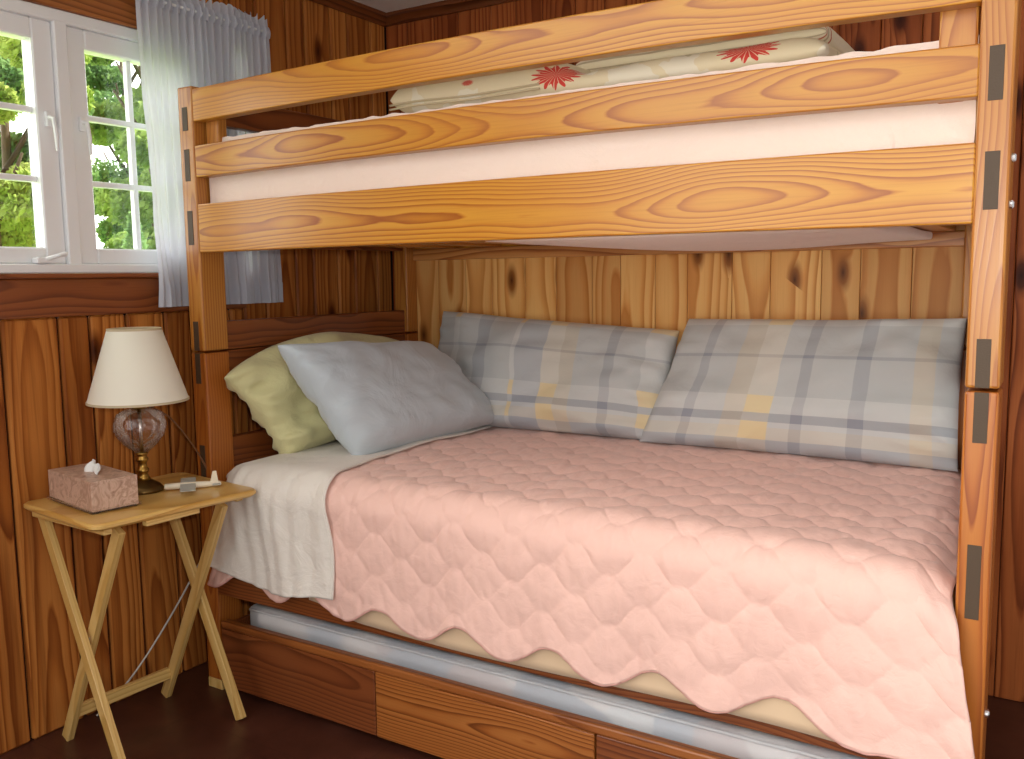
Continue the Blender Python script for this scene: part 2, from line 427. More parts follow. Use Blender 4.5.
def rail(name, z0, z1, mat, y0=0.0005, y1=.036, x0=.0005, x1=1.9995, crown=0, bev=.003):
    bm = bmesh.new(); box(bm, x0, x1, y0, y1, z0, z1, bev, 2)
    bmesh.ops.bisect_plane(bm, geom=bm.verts[:]+bm.edges[:]+bm.faces[:], plane_co=(1, 0, 0), plane_no=(1, 0, 0))
    for k in (.25, .5, .75, 1.25, 1.5, 1.75):
        bmesh.ops.bisect_plane(bm, geom=bm.verts[:]+bm.edges[:]+bm.faces[:], plane_co=(k, 0, 0), plane_no=(1, 0, 0))
    for v in bm.verts: v.co.z += crown*(1-(v.co.x-1)**2)       # the boards have a slight crown
    return bpm(name, bm, mat, (1.0, (y0+y1)/2, (z0+z1)/2))
rail('guard_rail', 1.695, 1.785, M['rail'], crown=.011)
rail('guard_rail', 1.539, 1.627, M['rail'], crown=.010)
rail('side_rail', 1.325, 1.463, M['rail'], crown=.004)
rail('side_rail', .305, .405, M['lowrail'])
bp('spacer_block', 1.93, 1.992, .037, .07, 1.54, 1.785, M['post'])
bp('spacer_block', .008, .06, .037, .07, 1.54, 1.785, M['post'])
rail('back_rail', 1.352, 1.463, M['rail'], y0=1.0, y1=1.03, x0=.001, x1=1.896, bev=.003)
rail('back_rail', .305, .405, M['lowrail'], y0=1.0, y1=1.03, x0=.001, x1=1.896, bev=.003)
# end boards with through tenons showing dark end grain on the post fronts
for (z0, z1, t0, t1) in ((1.70, 1.785, 1.672, 1.738), (1.53, 1.62, 1.53, 1.62), (1.346, 1.446, 1.348, 1.446), (JZ+.001, 1.123, JZ+.004, 1.126), (.942, JZ-.001, .942, JZ-.004), (.66, .769, .62, .757), (.305, .40, 0, 0)):
    for side in (0, 1):
        if side == 0:
            o = bp('end_board', -.047, -.014, .0905, .9545, z0, z1, M['endboard'], .004)
        else:
            bm = bmesh.new(); box(bm, -.016, .016, -.432, .432, z0, z1, .004)
            for v in bm.verts: v.co.x += 1.981 - .118*(v.co.y)/1.0; v.co.y += .5225
            o = bpm('end_board', bm, M['endboard'], (1.981, .5225, (z0+z1)/2))
        if t1 > 0 and not (z0 < .4):
            if side == 0: bp('tenon', -.044, -.022, -.0012, .02, t0, t1, M['endgrain'], .0005, parent=o)
            elif z0 < 1.68: bp('tenon', 2.014, 2.037, -.0012, .02, t0, t1, M['endgrain'], .0005, parent=o)
# knotty back panel with its cap
pe = board_edges(.0, 1.8965, [.105, .13, .115, .14, .12, .15])
pn = planks('back_panel', pe, .25, 1.318, 'y', M['panel'], thick=.014, kind=None, bev=.0012, gap=.0008)
pn.parent = bed; pn.location = Vector((0, 1.012, 0)) - bed.location
bp('panel_cap', .001, 1.896, .994, 1.034, 1.31, 1.352, M['trimx'], .003)
for k in range(9):
    x = .12+.21*k
    bp('slat', x, x+.07, .037, .998, 1.352, 1.366, M['post'], .002)
for z in (1.436, 1.357, .434):
    bm = bmesh.new(); tube(bm, [(2.052, .035, z), (2.057, .035, z), (2.0595, .035, z)], [.008, .008, .005], 12)
    bpm('bolt', bm, M['steel'], (2.053, .035, z), smooth=False)

# ------------------------------------------------------------------ trundle drawer + wrapped mattress
tr = thing('trundle_bed', 'low pine trundle drawer under the lower bunk, front of dark and lighter boards', 'trundle', (1.0, .45, 0))
def tp(name, *a, **k):
    o = boxo(name, *a[:6], a[6], None, k.get('bev', .003)); o.parent = tr; o.location = Vector(o.location) - tr.location; return o
tp('front_board', .012, .612, -.002, .018, .018, .200, M['drawerA'])
tp('front_board', .616, 1.268, -.004, .018, .018, .200, M['drawerB'])
tp('front_board', 1.272, 1.985, -.002, .018, .018, .200, M['drawerA'])
tp('front_cap', .012, 1.985, -.004, .024, .2005, .224, M['drawercap'], bev=.005)
tp('side_board', .012, .03, .0185, .93, .018, .21, M['drawerA'])
tp('side_board', 1.88, 1.898, .0185, .93, .018, .21, M['drawerA'])
tp('back_board', .031, 1.879, .912, .93, .018, .21, M['drawerA'])
tp('bottom_board', .031, 1.879, .0185, .911, .018, .03, M['drawerA'])
for (x, y) in ((.08, .06), (1.80, .06), (.08, .86), (1.80, .86)):
    bm = bmesh.new(); tube(bm, [(x-.01, y, .0092), (x+.01, y, .0092)], .0088, 12)
    o = obj('caster', bm, M['endgrain'], tr, origin=(x, y, .0092)); o.location = Vector((x, y, .0092)) - tr.location
tm = thing('trundle_mattress', 'thin trundle mattress sealed in cloudy translucent plastic, lying in the trundle drawer', 'mattress', (.95, .46, .031))
t = NT('pale_ticking'); tc = t.add('ShaderNodeTexCoord').outputs['Object']
vo = t.add('ShaderNodeTexVoronoi', {'Vector': t.vec('MULTIPLY', tc, (8, 8, 14)), 'Scale': 1.0}); q = t.add('ShaderNodeSeparateColor', {0: vo.outputs['Color']}).outputs[0]
t.bsdf(t.ramp(q, [(0, srgb(196, 204, 216)), (.3, srgb(252, 246, 244)), (.6, srgb(226, 212, 212)), (.8, srgb(248, 250, 252))], 'CONSTANT'), .8); M['ticking'] = t.m
def rbox(bm, x0, x1, y0, y1, z0, z1, r, nseg=4):
    box(bm, x0, x1, y0, y1, z0, z1, r, nseg)
bm = bmesh.new(); rbox(bm, -.875, .90, -.395, .43, .004, .222, .03); o = obj('mattress_core', bm, M['ticking'], tm, True)
bm = bmesh.new(); rbox(bm, -.885, .91, -.405, .44, .0005, .232, .016)
bmesh.ops.subdivide_edges(bm, edges=[e for e in bm.edges if e.calc_length() > .5], cuts=40, use_grid_fill=True)
for v in bm.verts:
    v.co += Vector((0, -1, .6))*(.004*nz(v.co.x*9, v.co.z*14, v.co.y*6)) if v.co.z > .03 else Vector((0, 0, 0))
obj('plastic_cover', bm, M['wrap'], tm, True)
bm = bmesh.new(); tube(bm, [(-.87+i*.0443, -.408+.002*nz(i*.7, 2), .224+.002*nz(i*.9, 1)) for i in range(41)], .0045, 8)
obj('edge_seam', bm, M['wrap'], tm, True)

# ------------------------------------------------------------------ lower mattress
lm = thing('lower_mattress', 'beige covered mattress of the lower bunk showing below the scalloped pink quilt', 'mattress', (1.0, .49, .406))
def mattress_bm(x0, x1, y0, y1, z0, z1, r, n=24, amp=.004, sag=0):
    bm = bmesh.new(); box(bm, x0, x1, y0, y1, z0, z1, r, 4)
    bmesh.ops.subdivide_edges(bm, edges=[e for e in bm.edges if e.calc_length() > .12], cuts=n, use_grid_fill=True)
    for v in bm.verts:
        k = nz(v.co.x*3+5, v.co.y*5, v.co.z*5)
        v.co += Vector((0, k*amp*1.5, k*amp))
        if sag and v.co.z < (z0+z1)/2:
            fx = (v.co.x-x0)/(x1-x0); fy = (v.co.y-y0)/(y1-y0)
            v.co.z -= sag*max(0, math.sin(PI*fx))*max(0, math.sin(PI*fy))**.5
    return bm
bm = mattress_bm(.012, 1.93, .012, .93, .41, .680, .05)
o = obj('mattress_body', bm, M['beige'], lm, True); o.location = -lm.location
def skirt(u, v):
    x = .40+1.53*u; z1 = .36 - .028*sst(.40, .60, x) + .006*math.sin(x*5)
    z = .60+(z1-.60)*v
    return (x, -.004-.012*math.sin(min(1, v*1.3)*PI/2)+.003*nz(x*6, z*4), z)
bm = bmesh.new(); grid(bm, 80, 14, skirt); o = obj('cover_skirt', bm, M['beige'], lm, True); o.location = -lm.location
md = o.modifiers.new('s', 'SOLIDIFY'); md.thickness = .003; md.offset = 1

# ------------------------------------------------------------------ quilt
def profile(t, ztop, zh, yb, yf, r):
    """walk from the back over the top, round the front edge and down; t 0..1 -> (y,z,ny,nz,down)"""
    L1 = yb-(yf+r); L2 = PI/2*r; L3 = (ztop-r)-zh; s = t*(L1+L2+L3)
    if s < L1: return yb-s, ztop, 0, 1, 0, s
    if s < L1+L2:
        a = (s-L1)/r; return yf+r-r*math.sin(a), ztop-r+r*math.cos(a), -math.sin(a), math.cos(a), 0, s
    return yf, ztop-r-(s-L1-L2), -1, 0, (s-L1-L2)/max(L3, 1e-6), s
CUSP0, PER = .160, .2545
def hem(x):
    k = ((x-CUSP0)/PER) % 1.0
    low = .345 + .012*nz(x*2.1, 3)
    return low + .056*abs(math.cos(PI*k))**2.2 - .085*sst(1.84, 1.98, x)
def puff(x, s):
    """wavy onion shaped quilting, ridges ~12 cm"""
    u = x/.165+.03*nz(x*5, s*5); v = s/.112+.05*nz(x*4, s*4, 5)
    c = .29*math.cos(2*PI*u)
    d = abs(math.sin(PI*(v-c)))*abs(math.sin(PI*(v+c-.5)))
    return d**.33
def quilt_pt(x, t, lift=0.0, zh=None, quilted=1.0):
    ztop = .706 - .012*sst(.45, .95, abs(x-1.0))
    h = hem(x) if zh is None else zh
    y, z, ny, nzz, dn, s = profile(t, ztop, h, .93, -.026, .075)
    # soft shoulders: head end and foot end drop away
    e = max(0, (.14-x)/.14); z -= .065*e*e*(1-dn) if ny > -1.1 else 0
    f = max(0, (x-1.88)/.11); z -= .045*f*f*(1-dn)
    wrk = .010*nz(x*3.1, s*3.3, 1) + .006*nz(x*8, s*6, 4)
    w2 = .0040*nz(x*26, s*9, 7)+.0032*nz(x*60, s*22, 3)
    amp = quilted*(.0082*puff(x, s)*(1-.5*dn) + w2) + wrk*(.45+.6*dn) + lift
    X = x
    Y = y + ny*amp; Z = z + nzz*amp
    if dn > 0 or ny < 0:
        k = dn if dn > 0 else 0
        X += .010*sst(1.6, 1.98, x)*sst(0, .8, k) + .036*k*sst(1.55, 1.97, x) + .024*sst(1.75, 1.988, x)*(max(0, -ny)**4) - .012*k*sst(.25, .0, x)
        Y -= .016*k*math.sin(x*11+.5)**2*k + .035*k*sst(1.7, 1.97, x)
        c = max(0, .15-x)/.15                                  # head corner rounds back, more at the top
        Y += .13*c*c*(1-k)*(-ny)
    return (X, min(Y, .945), max(Z, .30))
ql = thing('pink_quilt', 'pink quilted bedspread with scalloped hem covering the lower bunk', 'quilt', (1.0, .4, .7))
X0, X1 = .014, 1.988
bm = bmesh.new()
Vq = grid(bm, 380, 300, lambda u, v: quilt_pt(X0+(X1-X0)*u, v))
hemline = [Vector(r[-1].co) for r in Vq]
o = obj('quilt_cover', bm, M['quilt'], ql, True); o.location = -ql.location
md = o.modifiers.new('s', 'SOLIDIFY'); md.thickness = .006; md.offset = 1
bm = bmesh.new(); tube(bm, [p+Vector((0, -.002, 0)) for p in hemline], .0042, 6); o = obj('hem_binding', bm, M['piping'], ql, True); o.location = -ql.location
# folded back sheet at the head
def sheet_pt(u, v):
    xr = .425 + .035*sst(.3, .8, v) + .05*sst(.62, .95, v) + .012*math.sin(v*9)
    x = .010 + (xr-.010)*u
    zh = .395+.014*math.sin(u*7+1)-.012*u
    p = Vector(quilt_pt(x, v, .0175, zh, .12))
    s = v*1.3
    fold = .0022*math.sin(x*95+7*nz(s*2.4, x*3))*sst(.6, .8, v) + .006*nz(x*13, s*4, 9)+.003*nz(x*40, s*11, 2)
    p.y -= fold*sst(.6, .8, v); p.z += fold*(1-sst(.6, .8, v))*.6
    e = 1-abs(2*u-1); p.z -= .005*(1-sst(0, .05, 1-u))*0
    return p
sh = thing('folded_sheet', 'pale grey white sheet folded back over the pillow end of the pink quilt', 'sheet', (.2, .4, .71))
bm = bmesh.new(); Vs = grid(bm, 90, 220, sheet_pt); eds = [Vector(c.co) for c in Vs[-1]]
o = obj('sheet_panel', bm, M['sheetgrey'], sh, True); o.location = -sh.location
md = o.modifiers.new('s', 'SOLIDIFY'); md.thickness = .004; md.offset = 1
bm = bmesh.new(); tube(bm, [p+Vector((.003, -.002, .001)) for p in eds], .0036, 6); o = obj('sheet_border', bm, M['sheetgrey'], sh, True); o.location = -sh.location

# ------------------------------------------------------------------ pillows
def pillow(bm, w, h, t, seed=0, pinch=.06, bulge=0.0, wr=.012, n=64, m=44, droop=None, pw=.42, corners=None):
    """closed pillow: x across, y up, z thickness; pointed corners, wrinkled faces"""
    uvl = bm.loops.layers.uv.verify()
    corners = [Vector(c) for c in corners]; BL, BR, TL, TR = corners
    nrm = ((BR-BL)+(TR-TL)).cross((TL-BL)+(TR-BR)).normalized()
    cen = (BL+BR+TL+TR)/4; corners = [c-cen for c in corners]
    w = ((BR-BL).length+(TR-TL).length)/2; h = ((TL-BL).length+(TR-BR).length)/2
    def P(u, v, s):
        a, b_ = 2*u-1, 2*v-1
        x = w/2*a*(1-pinch*(1-b_*b_)); y = h/2*b_*(1-pinch*1.3*(1-a*a)) + bulge*h*(1-a*a)*max(0, b_)**1.5
        e = (max(0, 1-a**4)*max(0, 1-b_**4))**pw
        wk = wr*(nz(a*2.2+seed, b_*1.8, s*3+seed)+.5*nz(a*5+seed*2, b_*4, s*5))
        rad = wr*.5*math.sin(8*math.atan2(b_*1.0, a)+seed)*(max(abs(a), abs(b_))**3) + wr*1.1*nz(a*3+seed, b_*7+a*2, s)*abs(a)**3
        z = s*(t/2*e + (wk+rad)*min(1, e*1.6))
        BL, BR, TL, TR = corners
        U_, V_ = .5+x/w, .5+y/h
        c = BL*(1-U_)*(1-V_)+BR*U_*(1-V_)+TL*(1-U_)*V_+TR*U_*V_
        p = c + nrm*z
        return p
    A = [[None]*m for _ in range(n)]; B = [[None]*m for _ in range(n)]
    for i in range(n):
        for j in range(m):
            u, v = i/(n-1), j/(m-1)
            u = .5-.5*math.cos(PI*u) if True else u; v = .5-.5*math.cos(PI*v)
            A[i][j] = (bm.verts.new(P(u, v, 1)), (u, v))
            edge = i in (0, n-1) or j in (0, m-1)
            B[i][j] = A[i][j] if edge else (bm.verts.new(P(u, v, -1)), (u, v))
    for S in (A, B):
        for i in range(n-1):
            for j in range(m-1):
                q = [S[i][j], S[i+1][j], S[i+1][j+1], S[i][j+1]]
                if S is B: q.reverse()
                try: f = bm.faces.new([a_[0] for a_ in q])
                except ValueError: continue
                f.smooth = True
                for lp, a_ in zip(f.loops, q): lp[uvl].uv = a_[1]
def pil(name, mat, label, corners, t, seed, group=None, **k):
    """corners of the mid plane in the world: bottom left, bottom right, top left, top right"""
    bm = bmesh.new(); pillow(bm, 1, 1, t, seed, corners=corners, **k)
    o = obj(name, bm, mat, None, True)
    o.location = sum((Vector(c) for c in corners), Vector())/4
    return tag(o, label, 'pillow', group)

def plaid(name, su, sv):
    t = NT(name); uv = t.add('ShaderNodeUVMap').outputs[0]
    tc = t.add('ShaderNodeTexCoord').outputs['Object']
    s = t.add('ShaderNodeSeparateXYZ', {0: uv})
    base = srgb(190, 194, 194); blue = srgb(170, 176, 184); cream = srgb(222, 214, 196); tan = srgb(206, 194, 170); dk = srgb(148, 153, 163); pale = srgb(216, 218, 216)
    cu = t.ramp(s.outputs[0], [(p, {'b': base, 'l': blue, 'c': cream, 't': tan, 'd': dk, 'p': pale}[k]) for p, k in su], 'CONSTANT')
    cv = t.ramp(s.outputs[1], [(p, {'b': base, 'l': blue, 'c': cream, 't': tan, 'd': dk, 'p': pale}[k]) for p, k in sv], 'CONSTANT')
    c = t.mix(.5, cu, cv)
    ms = t.math('MULTIPLY', t.math('GREATER_THAN', t.add('ShaderNodeSeparateColor', {0: cu}).outputs[0], srgb(211, 0, 0)[0]),
                t.math('GREATER_THAN', t.add('ShaderNodeSeparateColor', {0: cv}).outputs[0], srgb(211, 0, 0)[0]))
    c = t.mix(t.math('MULTIPLY', ms, .75), c, srgb(228, 206, 152))
    b = t.bsdf(c, .8); t.set(b.inputs['Sheen Weight'], .15)
    t.set(b.inputs['Normal'], t.bump(t.noise(tc, 10, 4, .5, .5).outputs[0], .3, .02))
    return t.m
SV = [(0, 'l'), (.08, 'c'), (.17, 'p'), (.21, 'd'), (.27, 'p'), (.40, 'b'), (.68, 'd'), (.705, 'b'), (.93, 'p')]
M['plaid1'] = plaid('plaid_left', [(0, 'b'), (.10, 'p'), (.13, 'b'), (.22, 'd'), (.28, 'b'), (.40, 'p'), (.42, 'l'), (.53, 'c'), (.60, 't'), (.66, 'b'), (.78, 'd'), (.82, 'b'), (.92, 'p')], SV)
M['plaid2'] = plaid('plaid_right', [(0, 'b'), (.14, 'd'), (.175, 'b'), (.28, 't'), (.355, 'c'), (.44, 'b'), (.51, 'd'), (.55, 'b'), (.69, 'd'), (.735, 'b'), (.87, 't'), (.93, 'b')], SV)

pil('plaid_pillow', M['plaid1'], 'grey and cream plaid pillow against the panel, beside the satin pillow',
    [(.16, .85, .718), (1.07, .86, .722), (.155, .975, 1.120), (1.085, .975, 1.065)], .16, 3, 'plaid pillows along the back panel', pinch=.02, wr=.024)
pil('plaid_pillow', M['plaid2'], 'grey and cream plaid pillow against the panel, nearest the right post',
    [(1.01, .83, .722), (1.915, .865, .712), (1.125, .955, 1.105), (1.915, .925, 1.118)], .16, 11, 'plaid pillows along the back panel', pinch=.02, wr=.024)
pil('green_pillow', M['green'], 'crumpled pale green pillow leaning on the headboard behind the satin pillow',
    [(.13, .175, .705), (.15, .86, .74), (.055, .02, .962), (.035, .87, 1.0)], .15, 21, pinch=.045, bulge=.34, wr=.030)
pil('satin_pillow', M['satin'], 'smooth silvery blue satin pillow leaning in front of the green pillow',
    [(.365, .235, .708), (.475, .86, .745), (.205, .09, 1.056), (.215, .79, 1.008)], .17, 5, pinch=.03, bulge=.0, wr=.012)

# ------------------------------------------------------------------ upper mattress and comforter
um = thing('upper_mattress', 'upper bunk mattress in a pale blush fitted sheet behind the guard rails', 'mattress', (1.0, .5, 1.367))
bm = mattress_bm(.006, 1.885, .042, .985, 1.368, 1.645, .035, 30, .005)
o = obj('mattress_body', bm, M['uppersheet'], um, True); o.location = -um.location
def usheet(u, v):
    x = .008+1.985*u; z = 1.652-.27*v
    g = sst(.93, 1, u)*math.sin(z*70+x*60)*.010 + .010*nz(x*2.2+z*3, z*9, 2) + .005*nz(x*6-z*14, z*10, 8)
    zz = z + (.006*nz(x*14, 3)+.004*nz(x*30, 1))*(1-v) + .012*sst(.8, .2, u)*0
    return (x, .0405 + max(0, .012*(1-v*4))-g*.5, zz)
bm = bmesh.new(); grid(bm, 160, 20, usheet); o = obj('fitted_sheet', bm, M['uppersheet'], um, True); o.location = -um.location
bm = mattress_bm(.95, 1.82, .045, .95, 1.328, 1.350, .008, 20, .003, sag=.022)
o = obj('sagging_underside', bm, M['uppersheet'], um, True); o.location = -um.location
t = NT('floral_cream'); tc = t.add('ShaderNodeTexCoord').outputs['Object']
sp = t.add('ShaderNodeSeparateXYZ', {0: tc})
col = srgb(228, 214, 182)
n = t.noise(tc, 9, 3).outputs[0]
c = t.mix(t.math('MULTIPLY', t.math('GREATER_THAN', n, .58), .45), col, srgb(240, 238, 230))
c = t.mix(t.math('MULTIPLY', t.math('GREATER_THAN', t.noise(tc, 17, 2).outputs[0], .66), .6), c, srgb(188, 176, 140))
cy = t.math('ADD', t.math('MULTIPLY', sp.outputs[2], 1.2), t.math('MULTIPLY', t.math('ADD', sp.outputs[1], .28), .5))
for (fx, fz, rr) in ((-.055, .272, .066), (.385, .270, .066), (-.3, .285, .018)):
    dx = t.math('SUBTRACT', sp.outputs[0], fx); dz = t.math('MULTIPLY', t.math('SUBTRACT', cy, fz-.215), 1.9)
    r = t.math('SQRT', t.math('ADD', t.math('MULTIPLY', dx, dx), t.math('MULTIPLY', dz, dz)))
    an = t.math('ARCTAN2', dz, dx)
    pet = t.math('ADD', rr*.86, t.math('MULTIPLY', t.math('COSINE', t.math('MULTIPLY', an, 15)), rr*.16))
    inside = t.math('LESS_THAN', r, pet)
    vein = t.math('GREATER_THAN', t.math('COSINE', t.math('MULTIPLY', an, 22)), .86)
    c = t.mix(t.math('MULTIPLY', inside, t.math('SUBTRACT', 1.0, t.math('MULTIPLY', vein, .8))), c, srgb(206, 62, 52))
t.bsdf(c, .85); M['floral'] = t.m
t = NT('striped_edge'); tc = t.add('ShaderNodeTexCoord').outputs['UV']
s = t.add('ShaderNodeSeparateXYZ', {0: tc})
cc = t.ramp(s.outputs[1], [(0, srgb(226, 214, 184)), (.03, srgb(184, 168, 140)), (.05, srgb(226, 214, 190)), (.08, srgb(190, 104, 82)), (.10, srgb(226, 214, 186)), (.13, srgb(188, 172, 144)), (.16, srgb(228, 216, 190)), (.2, srgb(190, 104, 82)), (.22, srgb(228, 216, 190))], 'CONSTANT')
t.bsdf(cc, .85); M['striped'] = t.m
cf = thing('folded_comforter', 'cream comforter with red flowers folded up on the upper bunk mattress', 'comforter', (1.13, .40, 1.652))
def puffslab(w, d, h0, seed, dip=None, hs=None):
    bm = bmesh.new(); uvl = bm.loops.layers.uv.verify(); n, m = 70, 40
    def P(a, b_, s):
        e = (max(0, 1-abs(a)**14)*max(0, 1-abs(b_)**12))**.5
        h = h0*(hs(a) if hs else 1)
        k = .010*nz(a*4+seed, b_*3, s)
        if dip: k -= dip(a, b_)
        if s > 0: z = h*(.4+.6*e)+k*e*(.4+.6*(a*.5+.5))
        else: z = h*(.4-.4*e)
        return (w/2*a*(1-.02*(1-e)), d/2*b_, z)
    A, B = {}, {}
    for i in range(n):
        for j in range(m):
            a = -math.cos(PI*i/(n-1)); b_ = -math.cos(PI*j/(m-1)); uv = (i/(n-1), j/(m-1))
            A[i, j] = (bm.verts.new(P(a, b_, 1)), uv)
            B[i, j] = A[i, j] if (i in (0, n-1) or j in (0, m-1)) else (bm.verts.new(P(a, b_, -1)), uv)
    for S in (A, B):
        for i in range(n-1):
            for j in range(m-1):
                q = [S[i, j], S[i+1, j], S[i+1, j+1], S[i, j+1]]
                if S is B: q.reverse()
                f = bm.faces.new([x[0] for x in q]); f.smooth = True
                for lp, x in zip(f.loops, q): lp[uvl].uv = x[1]
    return bm
o = obj('lower_fold', puffslab(1.10, .56, .060, 3, lambda a, b_: .022*math.exp(-((a+.0)/.04)**2), lambda a: 1.75-.75*sst(-.25, .05, a)), M['floral'], cf, True); o.location = (.055, -.03, .001)
o = obj('upper_fold', puffslab(.60, .42, .062, 9), M['striped'], cf, True); o.location = (.27, .03, .062)
for z in (.020, .030):
    bm = bmesh.new(); tube(bm, [(-.485+.04*k, -.3105-.0015*math.sin(k), z+.002*math.sin(k*.7)) for k in range(12)], .0028, 6); obj('piping', bm, M['tan'], cf, True)
# ------------------------------------------------------------------ curtain
cu = thing('window_curtain', 'thin white gathered curtain hanging at the right side of the window', 'curtain', (-.15, .2, 1.17))
def cpt(u, v):
    z = 2.10-.932*v
    y0 = -.055+.02*v; y1 = .445+.018*v
    y = y0+(y1-y0)*u
    g = 1-.62*sst(.02, .35, v)
    a = .016*g*math.sin(u*2*PI*19+1.5*nz(u*9, 2)) * (.55+.45*sst(.0, .5, v)) + .012*sst(.1, .7, v)*math.sin(u*2*PI*5+2*nz(u*3, v*2))
    zz = z + (.007*math.sin(u*2*PI*21)+.006*nz(u*30, 1))*(1-sst(0, .04, v)) - .035*(1-u)*0
    return (-.152+a+.012*nz(u*5, v*3), y+.004*nz(u*20, v*6), zz)
bm = bmesh.new(); grid(bm, 260, 120, cpt); o = obj('curtain_cloth', bm, M['curtain'], cu, True); o.location = -cu.location
def hpt(u, v):
    p = Vector(cpt(u, .928+.072*v)); p.x += .0022; return p
bm = bmesh.new(); grid(bm, 260, 8, hpt); o = obj('hem_band', bm, M['curtain'], cu, True); o.location = -cu.location
def ppt(u, v):
    p = Vector(cpt(u, .03+.04*v)); p.x += .004+.006*math.sin(v*PI)+.004*math.sin(u*2*PI*38); return p
bm = bmesh.new(); grid(bm, 300, 8, ppt); o = obj('rod_pocket', bm, M['curtain'], cu, True); o.location = -cu.location
rd = thing('curtain_rod', 'white curtain rod running through the curtain heading above the window', 'curtain rod', (XW, -.1, 2.06))
bm = bmesh.new(); tube(bm, [(-.150, -1.1, 2.055), (-.150, .44, 2.055), (-.154, .452, 2.055), (-.165, .456, 2.055), (XW, .456, 2.055)], .0045, 10)
o = obj('rod', bm, M['white'], rd, True); o.location = -rd.location
bm = bmesh.new(); box(bm, XW, XW+.004, .445, .467, 2.035, 2.075, .001); o = obj('bracket', bm, M['white'], rd); o.location = -rd.location

# ------------------------------------------------------------------ tray table
TZ = .67
tb = thing('tray_table', 'blond wood folding tray table with crossed legs beside the bed', 'table', (.035, -.275, 0), math.radians(-3))
bm = bmesh.new()
w, d, r = .198, .236, .03
pts = []
for cx, cy, a0 in ((w-r, d-r, 0), (-w+r, d-r, 90), (-w+r, -d+r, 180), (w-r, -d+r, 270)):
    for k in range(7):
        a = math.radians(a0+15*k); pts.append((cx+r*math.cos(a), cy+r*math.sin(a)))
prof = [(-.006, TZ-.018), (0, TZ-.012), (0, TZ-.005), (-.004, TZ-.001), (-.008, TZ)]
rings = [[bm.verts.new((x*(1+o_/w), y*(1+o_/d), z)) for x, y in pts] for o_, z in prof]
for A, B in zip(rings, rings[1:]):
    for k in range(len(pts)): bm.faces.new((A[k], A[(k+1) % len(pts)], B[(k+1) % len(pts)], B[k]))
bm.faces.new(rings[0][::-1]); bm.faces.new(rings[-1])
tt = obj('tray_top', bm, M['tray'], tb); tt.rotation_euler = (0, 0, math.radians(-4)); tt.location = (.002, .014, 0)
def tbar(name, a, b, w_, h_, up):
    a, b = Vector(a), Vector(b); d = (b-a); L = d.length; d.normalize()
    x = d.cross(Vector(up)).normalized(); y = d.cross(x)
    bm = bmesh.new(); box(bm, -w_/2, w_/2, -h_/2, h_/2, -L/2, L/2, .002)
    o = obj(name, bm, M['trayleg'], tb); m_ = Matrix((x, y, d)).transposed().to_4x4(); m_.translation = (a+b)/2
    o.matrix_local = m_; return o
def _setloc(o, c): o.location = c; return o
for y in (-.178, .182): tbar('leg', (.153, y, .004), (-.150, y, TZ-.034), .030, .019, (0, 1, 0))
for y in (-.150, .156): tbar('leg', (-.163, y, .004), (.152, y, TZ-.034), .030, .019, (0, 1, 0))
tbar('stretcher', (-.128, -.141, .085), (-.128, .147, .085), .018, .032, (0, 0, 1))
tbar('stretcher', (-.150, -.169, TZ-.040), (-.150, .173, TZ-.040), .018, .026, (0, 0, 1))
for y, x0, x1 in ((-.19, -.165, .17), (.20, -.165, .17)): tbar('cleat', (x0, y, TZ-.026), (x1, y, TZ-.026), .022, .0155, (0, 0, 1))
tbar('cleat', (.182, -.10, TZ-.025), (.182, .055, TZ-.025), .02, .0135, (0, 0, 1))
for y in (-.164, .169):
    bm = bmesh.new(); tube(bm, [(0, y-.02, 0), (0, y+.02, 0)], .004, 10); _setloc(obj('pivot_bolt', bm, M['steel'], tb), (-.004, 0, .325))

# ------------------------------------------------------------------ lamp
lp = thing('table_lamp', 'small lamp with white shade, clear glass bowl and brass foot on the tray table', 'lamp', (-.002, -.228, TZ))
bm = bmesh.new(); lathe(bm, [(0, .0005), (.05, .0005), (.052, .004), (.051, .009), (.044, .018), (.032, .026), (.022, .032), (0, .034)], 40); obj('lamp_base', bm, M['darkbrass'], lp, True)
bm = bmesh.new(); lathe(bm, [(0, .032), (.021, .033), (.015, .042), (.012, .05), (.016, .055), (.0165, .062), (.012, .067), (.0105, .080), (.016, .086), (.0165, .092), (.012, .097), (.015, .104), (.018, .108), (0, .108)], 32); obj('stem', bm, M['brass'], lp, True)
bm = bmesh.new(); lathe(bm, [(.0, .108), (.014, .108), (.024, .115), (.043, .132), (.059, .154), (.067, .178), (.068, .192), (.065, .198), (.064, .206), (.058, .218), (.042, .227), (.022, .231), (0, .231)], 48)
for v in bm.verts:
    rr = math.hypot(v.co.x, v.co.y); a = math.atan2(v.co.y, v.co.x)
    if rr > .03 and v.co.z < .184: k = 1+.035*math.cos(12*a); v.co.x *= k; v.co.y *= k
obj('glass_bowl', bm, M['lampglass'], lp, True)
bm = bmesh.new(); tube(bm, [(0, 0, .109), (0, 0, .230)], .0055, 12); obj('inner_tube', bm, M['steel'], lp, True)
bm = bmesh.new(); lathe(bm, [(0, .231), (.02, .231), (.022, .236), (.016, .240), (.013, .26), (.017, .262), (.017, .30), (0, .30)], 28); obj('socket', bm, M['brass'], lp, True)
bm = bmesh.new(); lathe(bm, [(0, .30), (.012, .302), (.016, .315), (.028, .345), (.029, .36), (.02, .378), (0, .386)], 24); obj('bulb', bm, plain('frosted_bulb', srgb(238, 236, 228), .3), lp, True)
bm = bmesh.new(); lathe(bm, [(.130, .252), (.069, .448), (.0675, .448), (.1285, .252), (.130, .252)], 64); shd = obj('lamp_shade', bm, M['shade'], lp, True)
